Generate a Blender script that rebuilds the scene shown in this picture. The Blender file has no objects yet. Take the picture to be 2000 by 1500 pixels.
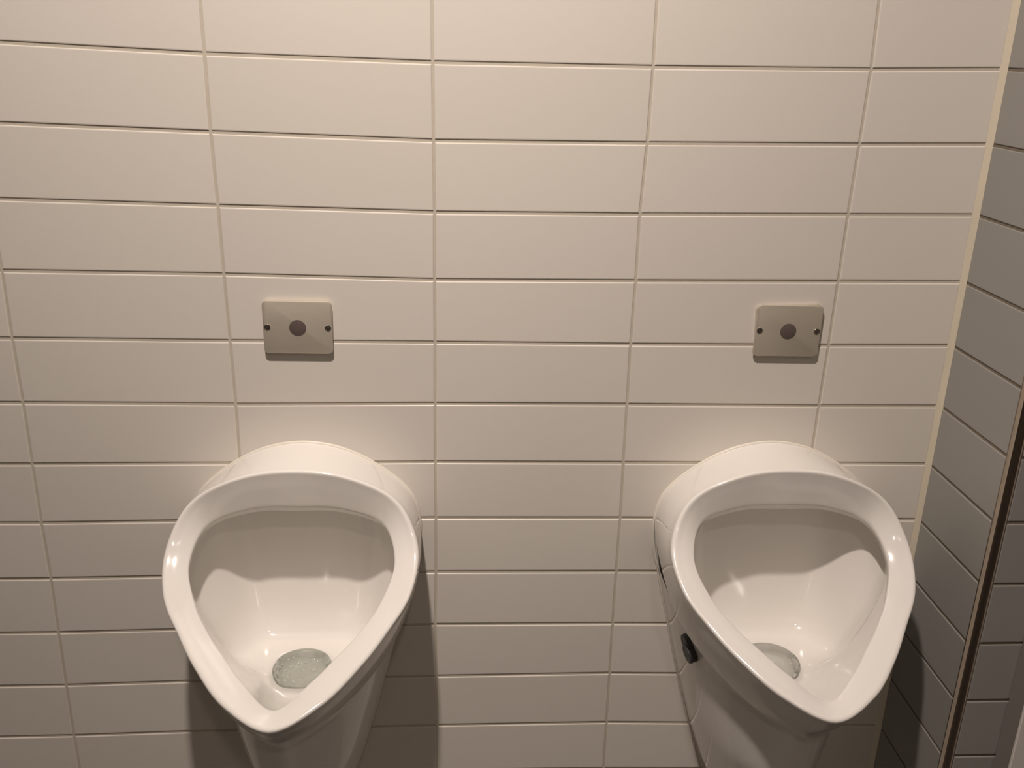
import bpy, bmesh, math, random
from mathutils import Vector, Matrix
from mathutils.bvhtree import BVHTree
random.seed(7)
ZO = 1.6                                   # height of the measuring datum above the floor
sc = bpy.context.scene
C = sc.collection

# ------------------------------------------------------------------ camera
cam_x, cam_d, cam_z, yaw, pitch, roll, fpx = 0.63965, 1.34763, -0.07079, 0.06236, -0.34847, 0.02497, 1850.0
cy, sy = math.cos(yaw), math.sin(yaw)
fw = Vector((sy*math.cos(pitch), cy*math.cos(pitch), math.sin(pitch)))
r0 = Vector((cy, -sy, 0.0)); u0 = r0.cross(fw)
rv = r0*math.cos(roll) + u0*math.sin(roll)
uv_ = -r0*math.sin(roll) + u0*math.cos(roll)
cd = bpy.data.cameras.new('camera'); cam = bpy.data.objects.new('camera', cd); C.objects.link(cam)
cd.sensor_fit = 'HORIZONTAL'; cd.sensor_width = 36.0; cd.lens = 36.0*fpx/2000.0
cd.clip_start = 0.01; cd.clip_end = 50
M = Matrix((rv, uv_, -fw)).transposed().to_4x4()
M.translation = Vector((cam_x, -cam_d, cam_z+ZO))
cam.matrix_world = M
sc.camera = cam

# ------------------------------------------------------------------ world, lights, exposure
w = bpy.data.worlds.new('world'); sc.world = w; w.use_nodes = True
w.node_tree.nodes['Background'].inputs[0].default_value = (1.0, .93, .85, 1)
w.node_tree.nodes['Background'].inputs[1].default_value = 0.0
sc.view_settings.view_transform = 'Standard'; sc.view_settings.look = 'None'
sc.view_settings.gamma = 1.0; sc.view_settings.use_curve_mapping = False
sc.view_settings.exposure = -0.09

def lamp(name, loc, power, radius, color, spread=math.pi, aim=None):
    l = bpy.data.lights.new(name, 'AREA'); l.shape = 'DISK'; l.size = radius*2
    l.energy = power; l.color = color; l.spread = spread
    o = bpy.data.objects.new(name, l); C.objects.link(o); o.location = loc
    if aim:
        d = Vector(aim)-Vector(loc); o.rotation_euler = d.to_track_quat('-Z', 'Y').to_euler()
    return o
WARM = (1.0, .872, .78)
CEIL = 2.90
lamp('downlight_near', (.445, -.97, CEIL-.012), 20.5, .038, WARM, math.radians(115), (.66, 0, .95))
lamp('downlight_rear', (.85, -2.3, CEIL-.012), 6.0, .05, WARM)

# ------------------------------------------------------------------ materials
def mat(name, col, rough=.5, metal=0.0, spec=.5, coat=0.0, noise=None, bump=None, trans=0.0, ior=1.5, attr=None):
    m = bpy.data.materials.new(name); m.use_nodes = True
    nt = m.node_tree; b = nt.nodes['Principled BSDF']
    b.inputs['Base Color'].default_value = (*col, 1); b.inputs['Roughness'].default_value = rough
    b.inputs['Metallic'].default_value = metal; b.inputs['Specular IOR Level'].default_value = spec
    b.inputs['Coat Weight'].default_value = coat; b.inputs['Coat Roughness'].default_value = .04
    b.inputs['Transmission Weight'].default_value = trans; b.inputs['IOR'].default_value = ior
    tc = nt.nodes.new('ShaderNodeTexCoord')
    src = None
    if noise:
        scale, amp, stretch = noise
        mp = nt.nodes.new('ShaderNodeMapping'); mp.inputs['Scale'].default_value = stretch
        nt.links.new(tc.outputs['Object'], mp.inputs['Vector'])
        n = nt.nodes.new('ShaderNodeTexNoise'); n.inputs['Scale'].default_value = scale; n.inputs['Detail'].default_value = 4
        nt.links.new(mp.outputs[0], n.inputs['Vector'])
        mx = nt.nodes.new('ShaderNodeMix'); mx.data_type = 'RGBA'
        mx.inputs[6].default_value = (*[c*(1-amp) for c in col], 1); mx.inputs[7].default_value = (*[min(1, c*(1+amp)) for c in col], 1)
        nt.links.new(n.outputs['Fac'], mx.inputs[0]); src = mx.outputs[2]
    if attr:
        a = nt.nodes.new('ShaderNodeAttribute'); a.attribute_name = attr
        m2 = nt.nodes.new('ShaderNodeMix'); m2.data_type = 'RGBA'; m2.blend_type = 'MULTIPLY'; m2.inputs[0].default_value = 1
        if src: nt.links.new(src, m2.inputs[6])
        else: m2.inputs[6].default_value = (*col, 1)
        nt.links.new(a.outputs['Color'], m2.inputs[7]); src = m2.outputs[2]
    if src: nt.links.new(src, b.inputs['Base Color'])
    if bump:
        scale, strength, dist, stretch = bump
        mp = nt.nodes.new('ShaderNodeMapping'); mp.inputs['Scale'].default_value = stretch
        nt.links.new(tc.outputs['Object'], mp.inputs['Vector'])
        n = nt.nodes.new('ShaderNodeTexNoise'); n.inputs['Scale'].default_value = scale; n.inputs['Detail'].default_value = 3
        nt.links.new(mp.outputs[0], n.inputs['Vector'])
        bp = nt.nodes.new('ShaderNodeBump'); bp.inputs['Strength'].default_value = strength; bp.inputs['Distance'].default_value = dist
        nt.links.new(n.outputs['Fac'], bp.inputs['Height']); nt.links.new(bp.outputs[0], b.inputs['Normal'])
    return m
one = (1, 1, 1)
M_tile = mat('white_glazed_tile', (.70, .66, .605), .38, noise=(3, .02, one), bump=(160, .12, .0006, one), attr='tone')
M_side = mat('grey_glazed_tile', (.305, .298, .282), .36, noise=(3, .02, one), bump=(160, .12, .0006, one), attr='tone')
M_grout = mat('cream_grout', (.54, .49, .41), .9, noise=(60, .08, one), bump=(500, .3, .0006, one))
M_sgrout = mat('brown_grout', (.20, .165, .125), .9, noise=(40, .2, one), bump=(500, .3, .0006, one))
M_caulk = mat('cream_silicone', (.66, .59, .465), .45, noise=(25, .10, (1, 1, .3)))
M_porc = mat('white_porcelain', (.815, .785, .745), .12, spec=.55, coat=.25, noise=(2, .01, one))
M_seal = mat('white_silicone', (.78, .73, .65), .4)
M_steel = mat('brushed_steel', (.66, .60, .51), .5, metal=.65, noise=(12, .12, (1, 1, 3)), bump=(120, .08, .0003, (.05, 1, 8)))
M_steel2 = mat('corner_steel', (.26, .21, .18), .32, metal=1.0)
M_edge = mat('edge_mortar', (.36, .29, .22), .8, noise=(50, .2, one))
M_screw = mat('screw_steel', (.55, .52, .48), .16, metal=1.0)
M_hole = mat('screw_socket', (.05, .045, .04), .5)
M_lens = mat('sensor_lens', (.12, .092, .085), .35, noise=(300, .25, one))
M_cap = mat('dark_plastic_cap', (.045, .045, .05), .5, noise=(60, .3, one))
M_water = mat('green_tinted_water', (.88, .91, .86), .02, trans=.9, ior=1.33, bump=(35, .6, .004, one))
M_bub = mat('water_bubble', (.9, .93, .9), .02, trans=.7, ior=1.1)
M_paint = mat('painted_wall', (.62, .59, .55), .6, noise=(2, .03, one))
M_left = mat('left_wall_paint', (.30, .275, .25), .6, noise=(2, .03, one))
M_rear = mat('rear_wall_paint', (.60, .55, .49), .6, noise=(2, .03, one))
M_ceil = mat('ceiling_paint', (.75, .73, .70), .8)
M_floor = mat('floor_tile', (.15, .14, .13), .4, noise=(6, .1, one))
M_frame = mat('white_frame_paint', (.72, .69, .64), .35)
M_strip = mat('dark_side_strip', (.22, .20, .18), .8)

# ------------------------------------------------------------------ helpers
def obj(name, bm, mats, parent=None, smooth=None, loc=None):
    me = bpy.data.meshes.new(name)
    bmesh.ops.remove_doubles(bm, verts=bm.verts, dist=1e-6)
    bmesh.ops.recalc_face_normals(bm, faces=bm.faces)
    bm.to_mesh(me); bm.free()
    for m in (mats if isinstance(mats, (list, tuple)) else [mats]): me.materials.append(m)
    o = bpy.data.objects.new(name, me); C.objects.link(o)
    if parent: o.parent = parent
    if loc is not None: o.location = loc
    if smooth is not None:
        for p in me.polygons: p.use_smooth = True
        if smooth < 180: me.set_sharp_from_angle(angle=math.radians(smooth))
    return o
def thing(name, label, cat, loc, group=None):
    o = bpy.data.objects.new(name, None); C.objects.link(o); o.location = loc
    o.empty_display_size = .05
    o['label'] = label; o['category'] = cat
    if group: o['group'] = group
    return o
def struct(o): o['kind'] = 'structure'; return o
def add_box(bm, a, b, mi=0):
    vs = [bm.verts.new((x, y, z)) for x in (a[0], b[0]) for y in (a[1], b[1]) for z in (a[2], b[2])]
    for f in ((0,1,3,2),(4,6,7,5),(0,4,5,1),(2,3,7,6),(0,2,6,4),(1,5,7,3)):
        fc = bm.faces.new([vs[i] for i in f]); fc.material_index = mi
    return vs
def ring_faces(bm, A, B, mi=0, closed=True):
    n = len(A)
    for i in range(n if closed else n-1):
        j = (i+1) % n
        try:
            f = bm.faces.new((A[i], A[j], B[j], B[i])); f.material_index = mi
        except ValueError: pass
def cyl_y(bm, cx, cz, prof, n=40, mi=0):
    """turned solid around a -y axis; prof = [(radius, y), ...] front last"""
    prev = None
    for r, y in prof:
        R = [bm.verts.new((cx+r*math.cos(2*math.pi*i/n), y, cz+r*math.sin(2*math.pi*i/n))) for i in range(n)]
        if prev: ring_faces(bm, prev, R, mi)
        else: bm.faces.new(R).material_index = mi
        prev = R
    bm.faces.new(prev).material_index = mi
def tube(bm, pts, r, n=8, closed=True):
    rings = []; m = len(pts)
    for i in range(m):
        a = pts[(i-1) % m]; b = pts[(i+1) % m]
        t = (Vector(b)-Vector(a)).normalized()
        up = Vector((0, 1, 0)); s = t.cross(up).normalized(); u = s.cross(t)
        rings.append([bm.verts.new(Vector(pts[i])+s*r*math.cos(2*math.pi*k/n)+u*r*math.sin(2*math.pi*k/n)) for k in range(n)])
    for i in range(m if closed else m-1): ring_faces(bm, rings[i], rings[(i+1) % m])

# ------------------------------------------------------------------ tile grid measured on the wall (slightly uneven laying)
POLY = [[-0.00774, 0.01694], [0.02685, -1.27034], [-0.04093, 0.14379], [0.01386, -0.09295], [1.2713, -0.05896], [-0.02213, 0.11894], [0.03236, -0.0186], [-0.12541, 0.05122], [-0.01149, -0.08753], [0.06948, -0.00466]]
NODE = {(0, 4): (-0.0019, -0.3942), (0, 5): (-0.0031, -0.494), (0, 6): (-0.0025, -0.5941), (0, 7): (-0.0037, -0.6942), (0, 8): (-0.0044, -0.7947), (0, 9): (-0.0039, -0.8942), (0, 10): (-0.0058, -0.9953), (0, 11): (-0.0074, -1.0986), (0, 12): (-0.0084, -1.2014), (1, 1): (0.3049, -0.0977), (1, 2): (0.3045, -0.1984), (1, 3): (0.3063, -0.2982), (1, 4): (0.3066, -0.396), (1, 5): (0.3076, -0.4958), (1, 6): (0.3082, -0.5957), (1, 7): (0.3072, -0.6929), (2, 1): (0.6062, -0.1019), (2, 2): (0.6071, -0.2044), (2, 3): (0.608, -0.3032), (2, 4): (0.6076, -0.4012), (2, 5): (0.6079, -0.4962), (2, 6): (0.6075, -0.5937), (2, 7): (0.6076, -0.6911), (2, 8): (0.6079, -0.789), (2, 9): (0.6075, -0.8877), (2, 10): (0.6059, -0.9877), (2, 11): (0.6072, -1.0908), (2, 12): (0.6086, -1.1932), (3, 1): (0.9058, -0.1012), (3, 2): (0.9051, -0.2025), (3, 3): (0.9016, -0.302), (3, 4): (0.9024, -0.3997), (3, 5): (0.9013, -0.4975), (3, 6): (0.9022, -0.5942), (3, 7): (0.9026, -0.6928), (3, 8): (0.9039, -0.7905), (3, 9): (0.9037, -0.8894), (3, 10): (0.9038, -0.9896), (3, 11): (0.9045, -1.0897), (3, 12): (0.9052, -1.193), (4, 1): (1.2096, -0.0979), (4, 2): (1.2084, -0.1987), (4, 3): (1.2068, -0.2984), (4, 4): (1.2063, -0.3974), (4, 5): (1.2059, -0.4972), (4, 6): (1.2043, -0.596)}
UC = 4.634; XC = 1.399; YP = -.1972
def poly(u, v):
    k = 0; x = z = 0.0
    for i in range(4):
        for j in range(4-i):
            q = (u/4)**i*(v/12)**j; x += POLY[k][0]*q; z += POLY[k][1]*q; k += 1
    return x, z
def node(u, v):
    if (u, v) in NODE: return NODE[(u, v)]
    uc = min(max(u, 0), UC); vc = min(max(v, 1), 12)
    x, z = poly(uc, vc)
    return x+(u-uc)*.3025, z-(v-vc)*.0998
def tone_layer(bm): return bm.loops.layers.float_color.new('tone')
def add_tile(bm, lay, cs, nrm, g, b, dep, gv=None):
    """a cushioned tile: cs = 4 corners (joint centre lines), nrm = outward"""
    shift = 0.0 if gv is None else (gv-g)/2
    def inset(d):
        out = []
        for i in range(4):
            p, q, r = cs[i-1], cs[i], cs[(i+1) % 4]
            e1 = (p-q).normalized(); e2 = (r-q).normalized()
            ex, ez = (e1, e2) if abs(e1.z) < abs(e2.z) else (e2, e1)
            out.append(q+ex*(d+shift)+ez*d)
        return out
    t = .985+.03*random.random(); tint = (t, t*(1-.006*random.random()), t*(1-.012*random.random()), 1)
    lift = random.uniform(-.0002, .0002)
    tilt = [random.uniform(-.00012, .00012) for _ in range(4)]
    prev = None
    for d, h in ((g/2, -dep), (g/2+b*.12, -b*.45), (g/2+b*.45, -b*.12), (g/2+b, 0.0)):
        R = [bm.verts.new(p+nrm*(h+lift+tilt[i])) for i, p in enumerate(inset(d))]
        if prev:
            for i in range(4):
                f = bm.faces.new((prev[i], prev[(i+1) % 4], R[(i+1) % 4], R[i]))
                for l in f.loops: l[lay] = tint
        prev = R
    f = bm.faces.new(prev)
    for l in f.loops: l[lay] = tint
V0, V1 = -13, 16
def zrow(v, u): return node(u, v)[1]+ZO
def setmat(bm, faces, mi, lay):
    for f in faces:
        f.material_index = mi
        for l in f.loops: l[lay] = (1, 1, 1, 1)

bm = bmesh.new(); lay = tone_layer(bm)
us = [-4, -3, -2, -1, 0, 1, 2, 3, 4, UC]
for a in range(len(us)-1):
    for v in range(V0, V1):
        u1, u2 = us[a], us[a+1]
        P = []
        for (u, vv) in ((u1, v), (u2, v), (u2, v+1), (u1, v+1)):
            x, z = node(u, vv)
            if u == UC: x = XC-.0045
            P.append(Vector((x, 0, z+ZO)))
        if P[0].z < .0 or P[2].z > CEIL: continue
        add_tile(bm, lay, P, Vector((0, -1, 0)), .0046, .0018, .0022, .0034)
fs = set(bm.faces)
add_box(bm, (-1.3, .0014, 0), (XC+.05, .05, CEIL))
setmat(bm, [f for f in bm.faces if f not in fs], 1, lay)
struct(obj('wall_back', bm, [M_tile, M_grout]))

# the short wall running forward at the right
bm = bmesh.new(); lay = tone_layer(bm)
for v in range(V0, V1):
    za, zb = zrow(v, UC), zrow(v+1, UC)
    if zb < 0 or za > CEIL: continue
    P = [Vector((XC, -.004, za)), Vector((XC, YP+.002, za)), Vector((XC, YP+.002, zb)), Vector((XC, -.004, zb))]
    add_tile(bm, lay, P, Vector((-1, 0, 0)), .0046, .0016, .0022)
fs = set(bm.faces)
add_box(bm, (XC+.0016, YP+.004, 0), (XC+.045, 0, CEIL))
setmat(bm, [f for f in bm.faces if f not in fs], 1, lay)
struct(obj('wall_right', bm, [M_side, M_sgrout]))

# the wall beyond the outer corner, facing the room again
XI = 1.4857
bm = bmesh.new(); lay = tone_layer(bm)
for v in range(V0, V1):
    za, zb = zrow(v, UC), zrow(v+1, UC)
    if zb < 0 or za > CEIL: continue
    xa = XC+.0165
    P = [Vector((xa, YP, za)), Vector((XI+.002, YP, za)), Vector((XI+.002, YP, zb)), Vector((xa, YP, zb))]
    add_tile(bm, lay, P, Vector((0, -1, 0)), .0046, .0016, .0022)
fs = set(bm.faces)
add_box(bm, (XC+.012, YP+.0016, 0), (2.6, YP+.06, CEIL))
setmat(bm, [f for f in bm.faces if f not in fs], 1, lay)
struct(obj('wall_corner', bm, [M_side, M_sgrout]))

# silicone bead in the inner corner
bm = bmesh.new()
zs = [i*.04 for i in range(int(CEIL/.04)+1)]
prev = None
for z in zs:
    j = random.uniform(-.0007, .0007)
    pts = [(XC-.0075+j, .001), (XC-.0062+j, -.0004), (XC-.0025, -.0022), (XC-.0006, -.0050+j), (XC+.001, -.0065+j), (XC+.001, .001)]
    R = [bm.verts.new((x, y, z)) for x, y in pts]
    if prev: ring_faces(bm, prev, R)
    prev = R
struct(obj('trim_1', bm, M_caulk, smooth=60))

# steel edge strip on the outer corner
bm = bmesh.new()
prof = [(XC+.0005, YP+.007), (XC-.0010, YP+.006), (XC-.0012, YP+.0035), (XC+.0008, YP+.0022), (XC+.0024, YP-.0002),
        (XC+.0040, YP-.0016), (XC+.0080, YP-.0016), (XC+.0095, YP-.0002), (XC+.0125, YP-.0002), (XC+.0140, YP-.0012), (XC+.0165, YP-.0006), (XC+.0165, YP+.006), (XC+.006, YP+.007)]
A = [bm.verts.new((x, y, 0)) for x, y in prof]; B = [bm.verts.new((x, y, CEIL)) for x, y in prof]
ring_faces(bm, A, B)
bm.faces.ensure_lookup_table()
for i in (2, 3, 9, 10): bm.faces[i].material_index = 1
bm.faces.new(A); bm.faces.new(B)
struct(obj('trim_2', bm, [M_steel2, M_edge]))

# white frame standing at the right edge, with a thin dark strip over its side face
bm = bmesh.new()
add_box(bm, (1.4845, -.233, 0), (1.80, -.1985, CEIL))
bmesh.ops.bevel(bm, geom=[e for e in bm.edges if abs((e.verts[0].co-e.verts[1].co).z) > 1], offset=.002, segments=3, affect='EDGES')
struct(obj('trim_3', bm, M_frame, smooth=40))
bm = bmesh.new(); add_box(bm, (1.4822, -.2295, 0), (1.4848, -.1990, CEIL)); struct(obj('trim_4', bm, M_strip))

# rest of the room
def shell(name, a, b, m): bm = bmesh.new(); add_box(bm, a, b); return struct(obj(name, bm, m))
shell('floor', (-1.3, -3.0, -.05), (2.6, .05, 0), M_floor)
shell('ceiling', (-1.3, -3.0, CEIL), (2.6, .05, CEIL+.05), M_ceil)
shell('wall_left', (-1.35, -3.0, 0), (-1.3, .05, CEIL), M_left)
shell('wall_front', (-1.3, -3.05, 0), (2.6, -3.0, CEIL), M_rear)
shell('wall_far_right', (2.6, -3.0, 0), (2.65, .05, CEIL), M_paint)

# ------------------------------------------------------------------ urinals
OUT = [(0.0, -0.0950, -0.6620), (0.0763, -0.0975, -0.6710), (0.1468, -0.1030, -0.7060), (0.1797, -0.136, -0.7619), (0.1721, -0.1929, -0.8055), (0.1399, -0.2429, -0.8366), (0.106, -0.2905, -0.858), (0.0622, -0.3371, -0.8787), (0.0, -0.3659, -0.8952)]
INN = [(0.0, -0.0870, -0.7180), (0.064, -0.0880, -0.7202), (0.1255, -0.0980, -0.7415), (0.1455, -0.142, -0.7821), (0.129, -0.1892, -0.818), (0.103, -0.2276, -0.841), (0.0751, -0.2614, -0.8562), (0.0446, -0.2967, -0.8713), (0.0, -0.3286, -0.8904)]
SKI = [(0, 0, -.6575), (.080, 0, -.6765), (.155, 0, -.733), (.178, 0, -.795), (.163, -.105, -.886), (.133, -.173, -.922), (.101, -.220, -.943), (.059, -.267, -.964), (0, -.296, -.980)]
WZ = [(.178, -.80), (.1745, -.84), (.1645, -.88), (.1455, -.96), (.1262, -1.04), (.1055, -1.12), (.0885, -1.18), (.0690, -1.24), (.0545, -1.28), (.038, -1.32), (.025, -1.35)]
NH = 72
def catmull(P, n=16):
    P = [Vector(p) for p in P]; mir = Vector((-1, 1, 1))
    Q = [P[1]*mir]+P+[P[-2]*mir]; out = []
    for i in range(len(P)-1):
        a, b, c, d = Q[i:i+4]
        for k in range(n):
            t = k/n
            out.append(.5*((2*b)+(c-a)*t+(2*a-5*b+4*c-d)*t*t+(3*b-a-3*c+d)*t**3))
    out.append(P[-1]); return out
def resample(pts, n):
    L = [0]
    for a, b in zip(pts, pts[1:]): L.append(L[-1]+(b-a).length)
    out = []; k = 0
    for i in range(n+1):
        s = L[-1]*i/n
        while k < len(pts)-2 and L[k+1] < s: k += 1
        t = (s-L[k])/max(1e-9, L[k+1]-L[k]); out.append(pts[k].lerp(pts[k+1], min(1, max(0, t))))
    return out
def closed(h): return h+[Vector((-p.x, p.y, p.z)) for p in h[-2:0:-1]]
def halfring(P): return resample(catmull(P), NH)
O_, I_, S_ = halfring(OUT), halfring(INN), halfring(SKI)
for p in S_: p.y = min(p.y, 0.0)
for _ in range(10):
    T_ = [p.copy() for p in S_]
    for i in range(2, NH-1):
        if T_[i].y < -1e-4 or T_[i+1].y < -1e-4: S_[i] = T_[i]*.5+(T_[i-1]+T_[i+1])*.25
def wfun(z):
    n = len(WZ)
    for i in range(n-1):
        if z >= WZ[i+1][1]:
            t = max(0, (WZ[i][1]-z)/(WZ[i][1]-WZ[i+1][1]))
            p0, p1, p2, p3 = WZ[max(0, i-1)][0], WZ[i][0], WZ[i+1][0], WZ[min(n-1, i+2)][0]
            return .5*(2*p1+(p2-p0)*t+(2*p0-5*p1+4*p2-p3)*t*t+(3*p1-p0-3*p2+p3)*t**3)
    return WZ[-1][0]
def tangent(h, i):
    a = h[i-1] if i > 0 else Vector((-h[1].x, h[1].y, h[1].z)); b = h[i+1] if i < len(h)-1 else Vector((-h[-2].x, h[-2].y, h[-2].z))
    return (b-a).normalized()
def bez(a, b, c, t): return a*(1-t)**2+b*2*t*(1-t)+c*t*t
def smooth01(t): t = max(0, min(1, t)); return t*t*(3-2*t)
SUMP = (0.0, -.118, -.985)
def bowl_rings():
    rings = []
    nrm = Vector((0, -.559, .829))
    prof = []          # per half-ring index: list of points from the wall side inwards
    for i in range(NH+1):
        s = i/NH
        o, n_, k = O_[i], I_[i], S_[i]
        face = (n_-o); fl = face.length; face = face/fl
        sk = (k-o); sl = sk.length; sk = sk/sl
        ro = min(.0065+.0065*smooth01((s-.15)/.3), sl*.42); ri = .0032
        corner = o-face*ro*.18-sk*ro*.18
        P = []
        # skirt from its free edge up to the outer lip, slightly bellied
        lead = o+sk*ro
        bel = (nrm*.0 + Vector((o.x, o.y+.2, 0)).normalized())*.0035*(1-smooth01((.35-s)/.2))
        for t in (0, .12, .3, .5, .7, .86):
            P.append(k.lerp(lead, t)+bel*math.sin(math.pi*t))
        for t in (0, .17, .33, .5, .67, .83, 1.0):
            P.append(bez(lead, corner, o+face*ro, t))
        # the face of the rim
        e0 = o+face*ro; e1 = n_-face*ri
        cr = .0009
        for t in (.25, .5, .75): P.append(e0.lerp(e1, t)+nrm*cr*math.sin(math.pi*t))
        drop = Vector((0, .25, -1)).normalized()
        for t in (0, .25, .5, .75, 1.0): P.append(bez(e1, n_, n_+drop*ri, t))
        lip = .010+.004*(1-smooth01(s/.5))
        P.append(n_+drop*lip)
        prof.append(P)
    # cavity
    for i in range(NH+1):
        s = i/NH
        P = prof[i]; e = P[-1]
        T = tangent(I_, i)
        outw = Vector((T.z, 0, -T.x)) if False else None
        cx_, cy_ = 0.0, -.16
        d = Vector((e.x-cx_, e.y-cy_, 0));
        # undercut beneath the top of the rim
        uc = .002+.088*(1-smooth01((s-.16)/.34))
        dirn = Vector((e.x*.35, 1.0, 0)).normalized() if s < .3 else Vector((e.x, max(0, e.y-cy_)*.8, 0))
        if dirn.length < 1e-6: dirn = Vector((0, -1, 0))
        dirn = dirn.normalized()
        c = e+dirn*uc*.9; c.y = min(c.y, -.0065); c.z = e.z+.004*(1-smooth01((s-.1)/.3))
        P.append(e.lerp(c, .5)+Vector((0, 0, .003*max(0, uc-.02)/.07))); P.append(c.copy())
        a = math.pi*s
        sx, sy_ = .043, .046
        S = Vector((SUMP[0]+sx*abs(math.sin(a))**.75, SUMP[1]+sy_*math.copysign(abs(math.cos(a))**.8, math.cos(a)), SUMP[2]))
        pw = 7.0*(1-smooth01((s-.18)/.42))+1.58
        hs = [1, .995, .985, .97, .95, .92, .88, .82, .74, .64, .53, .42, .31, .2, .1, 0]
        for h in hs[1:]:
            v = h**pw
            q = Vector((S.x+(c.x-S.x)*h, S.y+(c.y-S.y)*h, S.z+(c.z-S.z)*v))
            P.append(q)
        for (f, dz) in ((.93, -.004), (.86, -.012), (.80, -.03)):
            P.append(Vector((S.x*f, SUMP[1]+(S.y-SUMP[1])*f, S.z+dz)))
    n = len(prof[0])
    return [closed([prof[i][k] for i in range(NH+1)]) for k in range(n)]
RINGS = bowl_rings()

NSKIRT = 13                                 # rings of the outer skirt and lip
NCAV = 13+3+5+1                             # first ring of the cavity
def keep_wall_thickness():
    """keep the inside of the bowl at least a wall's thickness within the outer shell"""
    vs, fs = [], []
    def add(rings, close):
        for a, b in zip(rings, rings[1:]):
            o0 = len(vs); n = len(a); vs.extend(a); vs.extend(b)
            for i in range(n if close else n-1):
                j = (i+1) % n
                fs.append((o0+i, o0+j, o0+n+j, o0+n+i))
    add(RINGS[:NSKIRT], True); add(BODY, False)
    tree = BVHTree.FromPolygons(vs, fs)
    th = .009
    for R in RINGS[NCAV:]:
        for i, p in enumerate(R):
            c = Vector((0, -.125, p.z)); d = p-c; L = d.length
            if L < .02 or p.z > -.76: continue
            d.normalize()
            h, n_, k_, dist = tree.ray_cast(c, d)
            th = .009+.007*smooth01((abs(p.x)-.09)/.03)*smooth01((-.88-p.z)/.04)
            if h is not None and L > dist-th:
                q = c+d*(dist-th)
                R[i] = q
def relax(rings, k0, k1, it):
    for _ in range(it):
        for k in range(k0, k1):
            A, B, D = rings[k-1], rings[k], rings[k+1]; n = len(B)
            rings[k] = [B[i]*.5+(A[i]+D[i])*.125+(B[i-1]+B[(i+1) % n])*.125 for i in range(n)]
def urinal_bowl_mesh(bm):
    prev = None
    for R in RINGS:
        V = [bm.verts.new(p) for p in R]
        if prev: ring_faces(bm, prev, V)
        prev = V
    bm.faces.new(prev)
I0 = next(i for i, p in enumerate(S_) if p.z < -.868)
def body_rings():
    """flanks and front of the body: from just inside the skirt's free edge down to the rounded foot"""
    idx = list(range(I0, NH+1)); L = [0]
    for i, j in zip(idx, idx[1:]): L.append(L[-1]+(S_[j]-S_[i]).length)
    out = []
    ZB = -1.10
    def D(z, t):
        w_ = wfun(z); d = max(.03, .25+.5*(z+1.1))
        if z < -1.25: k = math.sqrt(max(.02, 1-((-1.25-z)/.075)**2)); d *= k; w_ *= max(.3, k)
        a = math.pi/2*t
        return Vector((w_*math.cos(a), -d*math.sin(a), z))
    def half(fn): return [fn(n_, i) for n_, i in enumerate(idx)]
    def start(n_, i, f):
        p = S_[i]; m = smooth01((L[n_]/L[-1])/.12)
        c = Vector((0, -.11, p.z)); dd = Vector((p.x-c.x, p.y-c.y, 0)); dl = dd.length or 1
        q = p-dd/dl*.011*m*f
        if f == 1: q += Vector((0, 0, .006*m))
        if n_ == 0: q = Vector((wfun(p.z), 0, p.z))
        return q
    rows = [half(lambda n_, i: start(n_, i, .0)), half(lambda n_, i: start(n_, i, 1))]
    for k in range(1, 15):
        t = k/14
        def fn(n_, i):
            a = start(n_, i, 1.2); b = D(ZB, L[n_]/L[-1])
            q = a.lerp(b, t)
            ra = a.x/wfun(a.z); rb = b.x/wfun(b.z)
            q.x = wfun(q.z)*(ra+(rb-ra)*t)
            return q
        rows.append(half(fn))
    for k in range(1, 23):
        z = ZB-.01*k; rows.append(half(lambda n_, i: D(z, L[n_]/L[-1])))
    return [[Vector((-p.x, p.y, p.z)) for p in r[:-1]]+r[::-1] for r in rows]
BODY = body_rings()
for _ in range(5):
    for k in range(1, len(BODY)-2):
        A, B, D = BODY[k-1], BODY[k], BODY[k+1]; n = len(B)
        BODY[k] = [B[0]]+[B[i]*.5+(A[i]+D[i]+B[i-1]+B[i+1])*.125 for i in range(1, n-1)]+[B[-1]]
def body_mesh(bm):
    prev = None
    for R in BODY:
        V = [bm.verts.new(p) for p in R]
        if prev: ring_faces(bm, prev, V, closed=False)
        prev = V
    bm.faces.new(prev)

keep_wall_thickness()
relax(RINGS, NCAV+2, len(RINGS)-5, 4)

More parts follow.
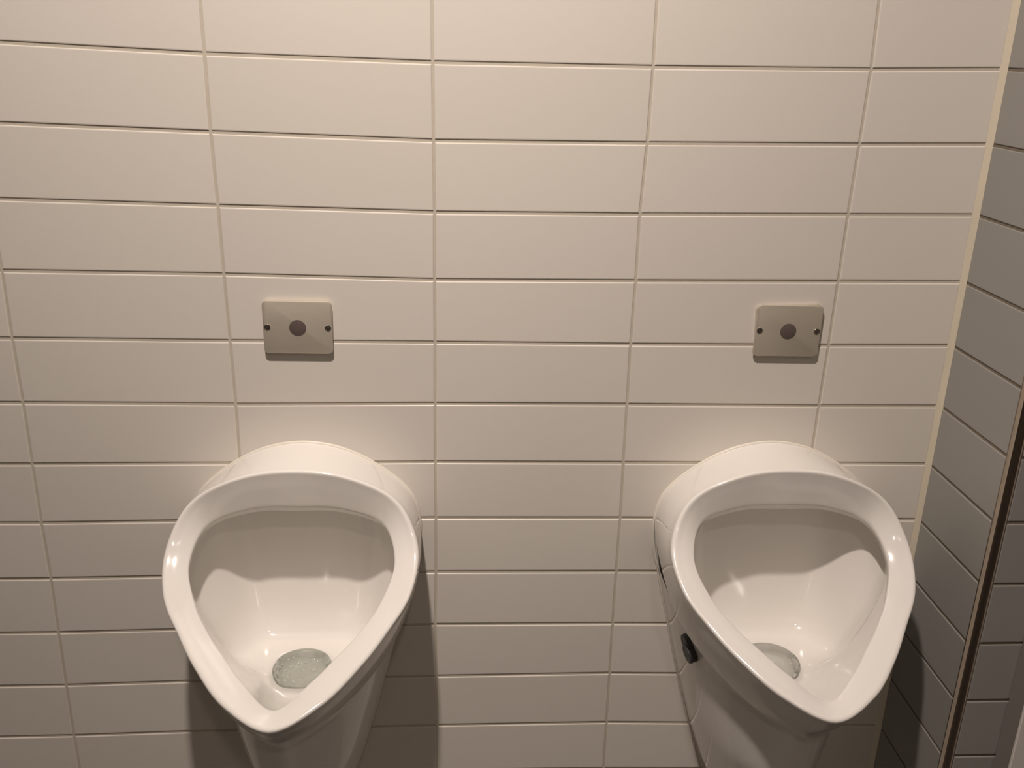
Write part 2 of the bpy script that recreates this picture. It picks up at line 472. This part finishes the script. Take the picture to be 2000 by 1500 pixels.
def make_urinal(x, label):
    t = thing('urinal', label, 'urinal', (x, 0, ZO-1.33), 'white urinals on the tiled wall')
    base = (0, 0, 1.33)
    bm = bmesh.new(); urinal_bowl_mesh(bm); obj('bowl', bm, M_porc, t, smooth=180, loc=base)
    bm = bmesh.new(); body_mesh(bm); obj('pedestal_body', bm, M_porc, t, smooth=50, loc=base)
    # silicone line against the wall: over the top and down both flanks
    top = [Vector((p.x, -.0002, p.z)) for p in S_ if p.y > -.001 and p.x < .1785][:]
    side = [Vector((wfun(z)-.0002, -.0004, z)) for z in [-.80-.01*i for i in range(0, 52)]]
    half = [p for p in top if p.z > -.795]+side
    path = [Vector((-p.x, p.y, p.z)) for p in half[::-1]][:-1]+half
    bm = bmesh.new(); tube(bm, path, .0029, 8, closed=False); obj('silicone_seal', bm, M_seal, t, smooth=180, loc=base)
    # dark plug over the fixing hole in the left flank
    cpos = Vector((-.1318, -.114, -.951)); nn = Vector((-.95, -.19, -.246)).normalized()
    bm = bmesh.new()
    for off, rr_, h0 in ((Vector((.001, -.011, -.008)), .0150, .0085), (Vector((-.001, -.002, .002)), .0170, .0070)):
        q = nn.to_track_quat('Z', 'Y').to_matrix().to_4x4(); q.translation = cpos+off
        prev = None
        for r_, h in ((rr_, -.003), (rr_, h0-.001), (rr_*.93, h0), (rr_*.5, h0-.0004)):
            V = [bm.verts.new(q @ Vector((r_*math.cos(2*math.pi*k/32), r_*math.sin(2*math.pi*k/32), h))) for k in range(32)]
            if prev: ring_faces(bm, prev, V)
            else: bm.faces.new(V)
            prev = V
        bm.faces.new(prev)
    o = obj('screw_cap', bm, M_cap, t, smooth=40, loc=base); o['label'] = 'dark grey plastic screw cap'
    return t
XL, XR = .4055, 1.1362
u1 = make_urinal(XL, 'white porcelain wall urinal farther from the corner, water standing in its bowl')
def copy_tree(o):
    c = o.copy(); C.objects.link(c)
    for ch in [q for q in bpy.data.objects if q.parent == o]:
        d = ch.copy(); C.objects.link(d); d.parent = c
    return c
u2 = copy_tree(u1); u2.location.x = XR
u2['label'] = 'white porcelain wall urinal next to the corner, dark cap visible on its flank'

# water in the sump of the left bowl
M_clear = mat('clear_water', (.93, .94, .92), .02, trans=.95, ior=1.33, bump=(60, .5, .003, one))
def water(x, label, bub, name='water_pool'):
    bm = bmesh.new(); n = 48; wz = SUMP[2]+.004+ZO
    # surface pool following the sump, domed by a hair at the rim
    rings = [[], [], [], []]
    for k in range(n):
        a = 2*math.pi*k/n
        for i, (f, h) in enumerate(((.84, -.020), (1.04, .0), (.9, .0004), (.45, .0002))):
            rings[i].append(bm.verts.new((x+.043*f*math.sin(a), SUMP[1]+.046*f*math.cos(a), wz+h)))
    bm.faces.new(rings[0])
    for i in range(3): ring_faces(bm, rings[i], rings[i+1])
    bm.faces.new(rings[3])
    t = obj(name, bm, M_water if bub else M_clear, smooth=50); t['label'] = label; t['category'] = 'water'
    if bub:
        bm = bmesh.new()
        for _ in range(46):
            a = random.uniform(0, 2*math.pi); r = random.uniform(0, .9)**.7
            rad = random.uniform(.0008, .0024)
            m = Matrix.Translation((x+.036*r*math.sin(a)-.008, SUMP[1]-.002+.038*r*math.cos(a), wz+rad*.2))
            bmesh.ops.create_icosphere(bm, subdivisions=2, radius=rad, matrix=m)
        b = obj('bubble', bm, M_bub, t, smooth=180); b['kind'] = 'stuff'
    return t
water(XL, 'greenish bubbly water pooled at the bottom of the left urinal', True)
water(XR, 'clear shallow water at the bottom of the right urinal beside the corner', False)

# ------------------------------------------------------------------ sensor plates
def rrect(w_, h_, r, n=6):
    out = []
    for cx_, cz_, a0 in ((w_/2-r, h_/2-r, 0), (-w_/2+r, h_/2-r, 90), (-w_/2+r, -h_/2+r, 180), (w_/2-r, -h_/2+r, 270)):
        for k in range(n+1):
            a = math.radians(a0+90*k/n); out.append((cx_+r*math.cos(a), cz_+r*math.sin(a)))
    return out
def plate_mesh(bm, w_, h_, r, y0, y1, b):
    prev = None
    for ins, y in ((0, y0), (0, y1+b), (b*.3, y1+b*.3), (b, y1)):
        V = [bm.verts.new((x, y, z)) for x, z in rrect(w_-2*ins, h_-2*ins, r-ins)]
        if prev: ring_faces(bm, prev, V)
        else: bm.faces.new(V)
        prev = V
    bm.faces.new(prev)
def make_plate(x, z, rot, label, back_rot, screw_shift):
    t = thing('sensor_plate', label, 'sensor', (x, 0, z+ZO), 'steel flush sensor plates above the urinals')
    t.rotation_euler = (0, rot, 0)
    bm = bmesh.new(); plate_mesh(bm, .098, .078, .006, -.0005, -.0055, .0015)
    o = obj('mounting_box', bm, M_steel, t, smooth=40); o.rotation_euler = (0, back_rot, 0)
    bm = bmesh.new(); plate_mesh(bm, .1, .0795, .0065, -.0058, -.0085, .0012); obj('face_plate', bm, M_steel, t, smooth=40)
    bm = bmesh.new(); cyl_y(bm, 0, -.0005, [(.0122, -.0080), (.0122, -.0087), (.0117, -.0089)], 48); obj('sensor_lens', bm, M_lens, t, smooth=40)
    for sx in (-.0437, .0437):
        bm = bmesh.new()
        cyl_y(bm, sx, screw_shift, [(.0047, -.0082), (.0047, -.0087), (.0045, -.0092), (.0041, -.0091), (.0030, -.00865), (.0024, -.0088)], 32)
        s = obj('screw', bm, M_screw, t, smooth=40)
        bm = bmesh.new(); cyl_y(bm, sx, screw_shift, [(.0014, -.0084), (.0014, -.0090)], 6); obj('socket', bm, M_hole, s)
    return t
p1 = make_plate(.4085, -.4722, math.radians(.4), 'brushed steel sensor plate above the left urinal, clean and square', 0, 0)
p2 = make_plate(1.1368, -.4722, math.radians(.6), 'brushed steel sensor plate above the right urinal, stained with twisted mounting box', math.radians(-3.5), 0)
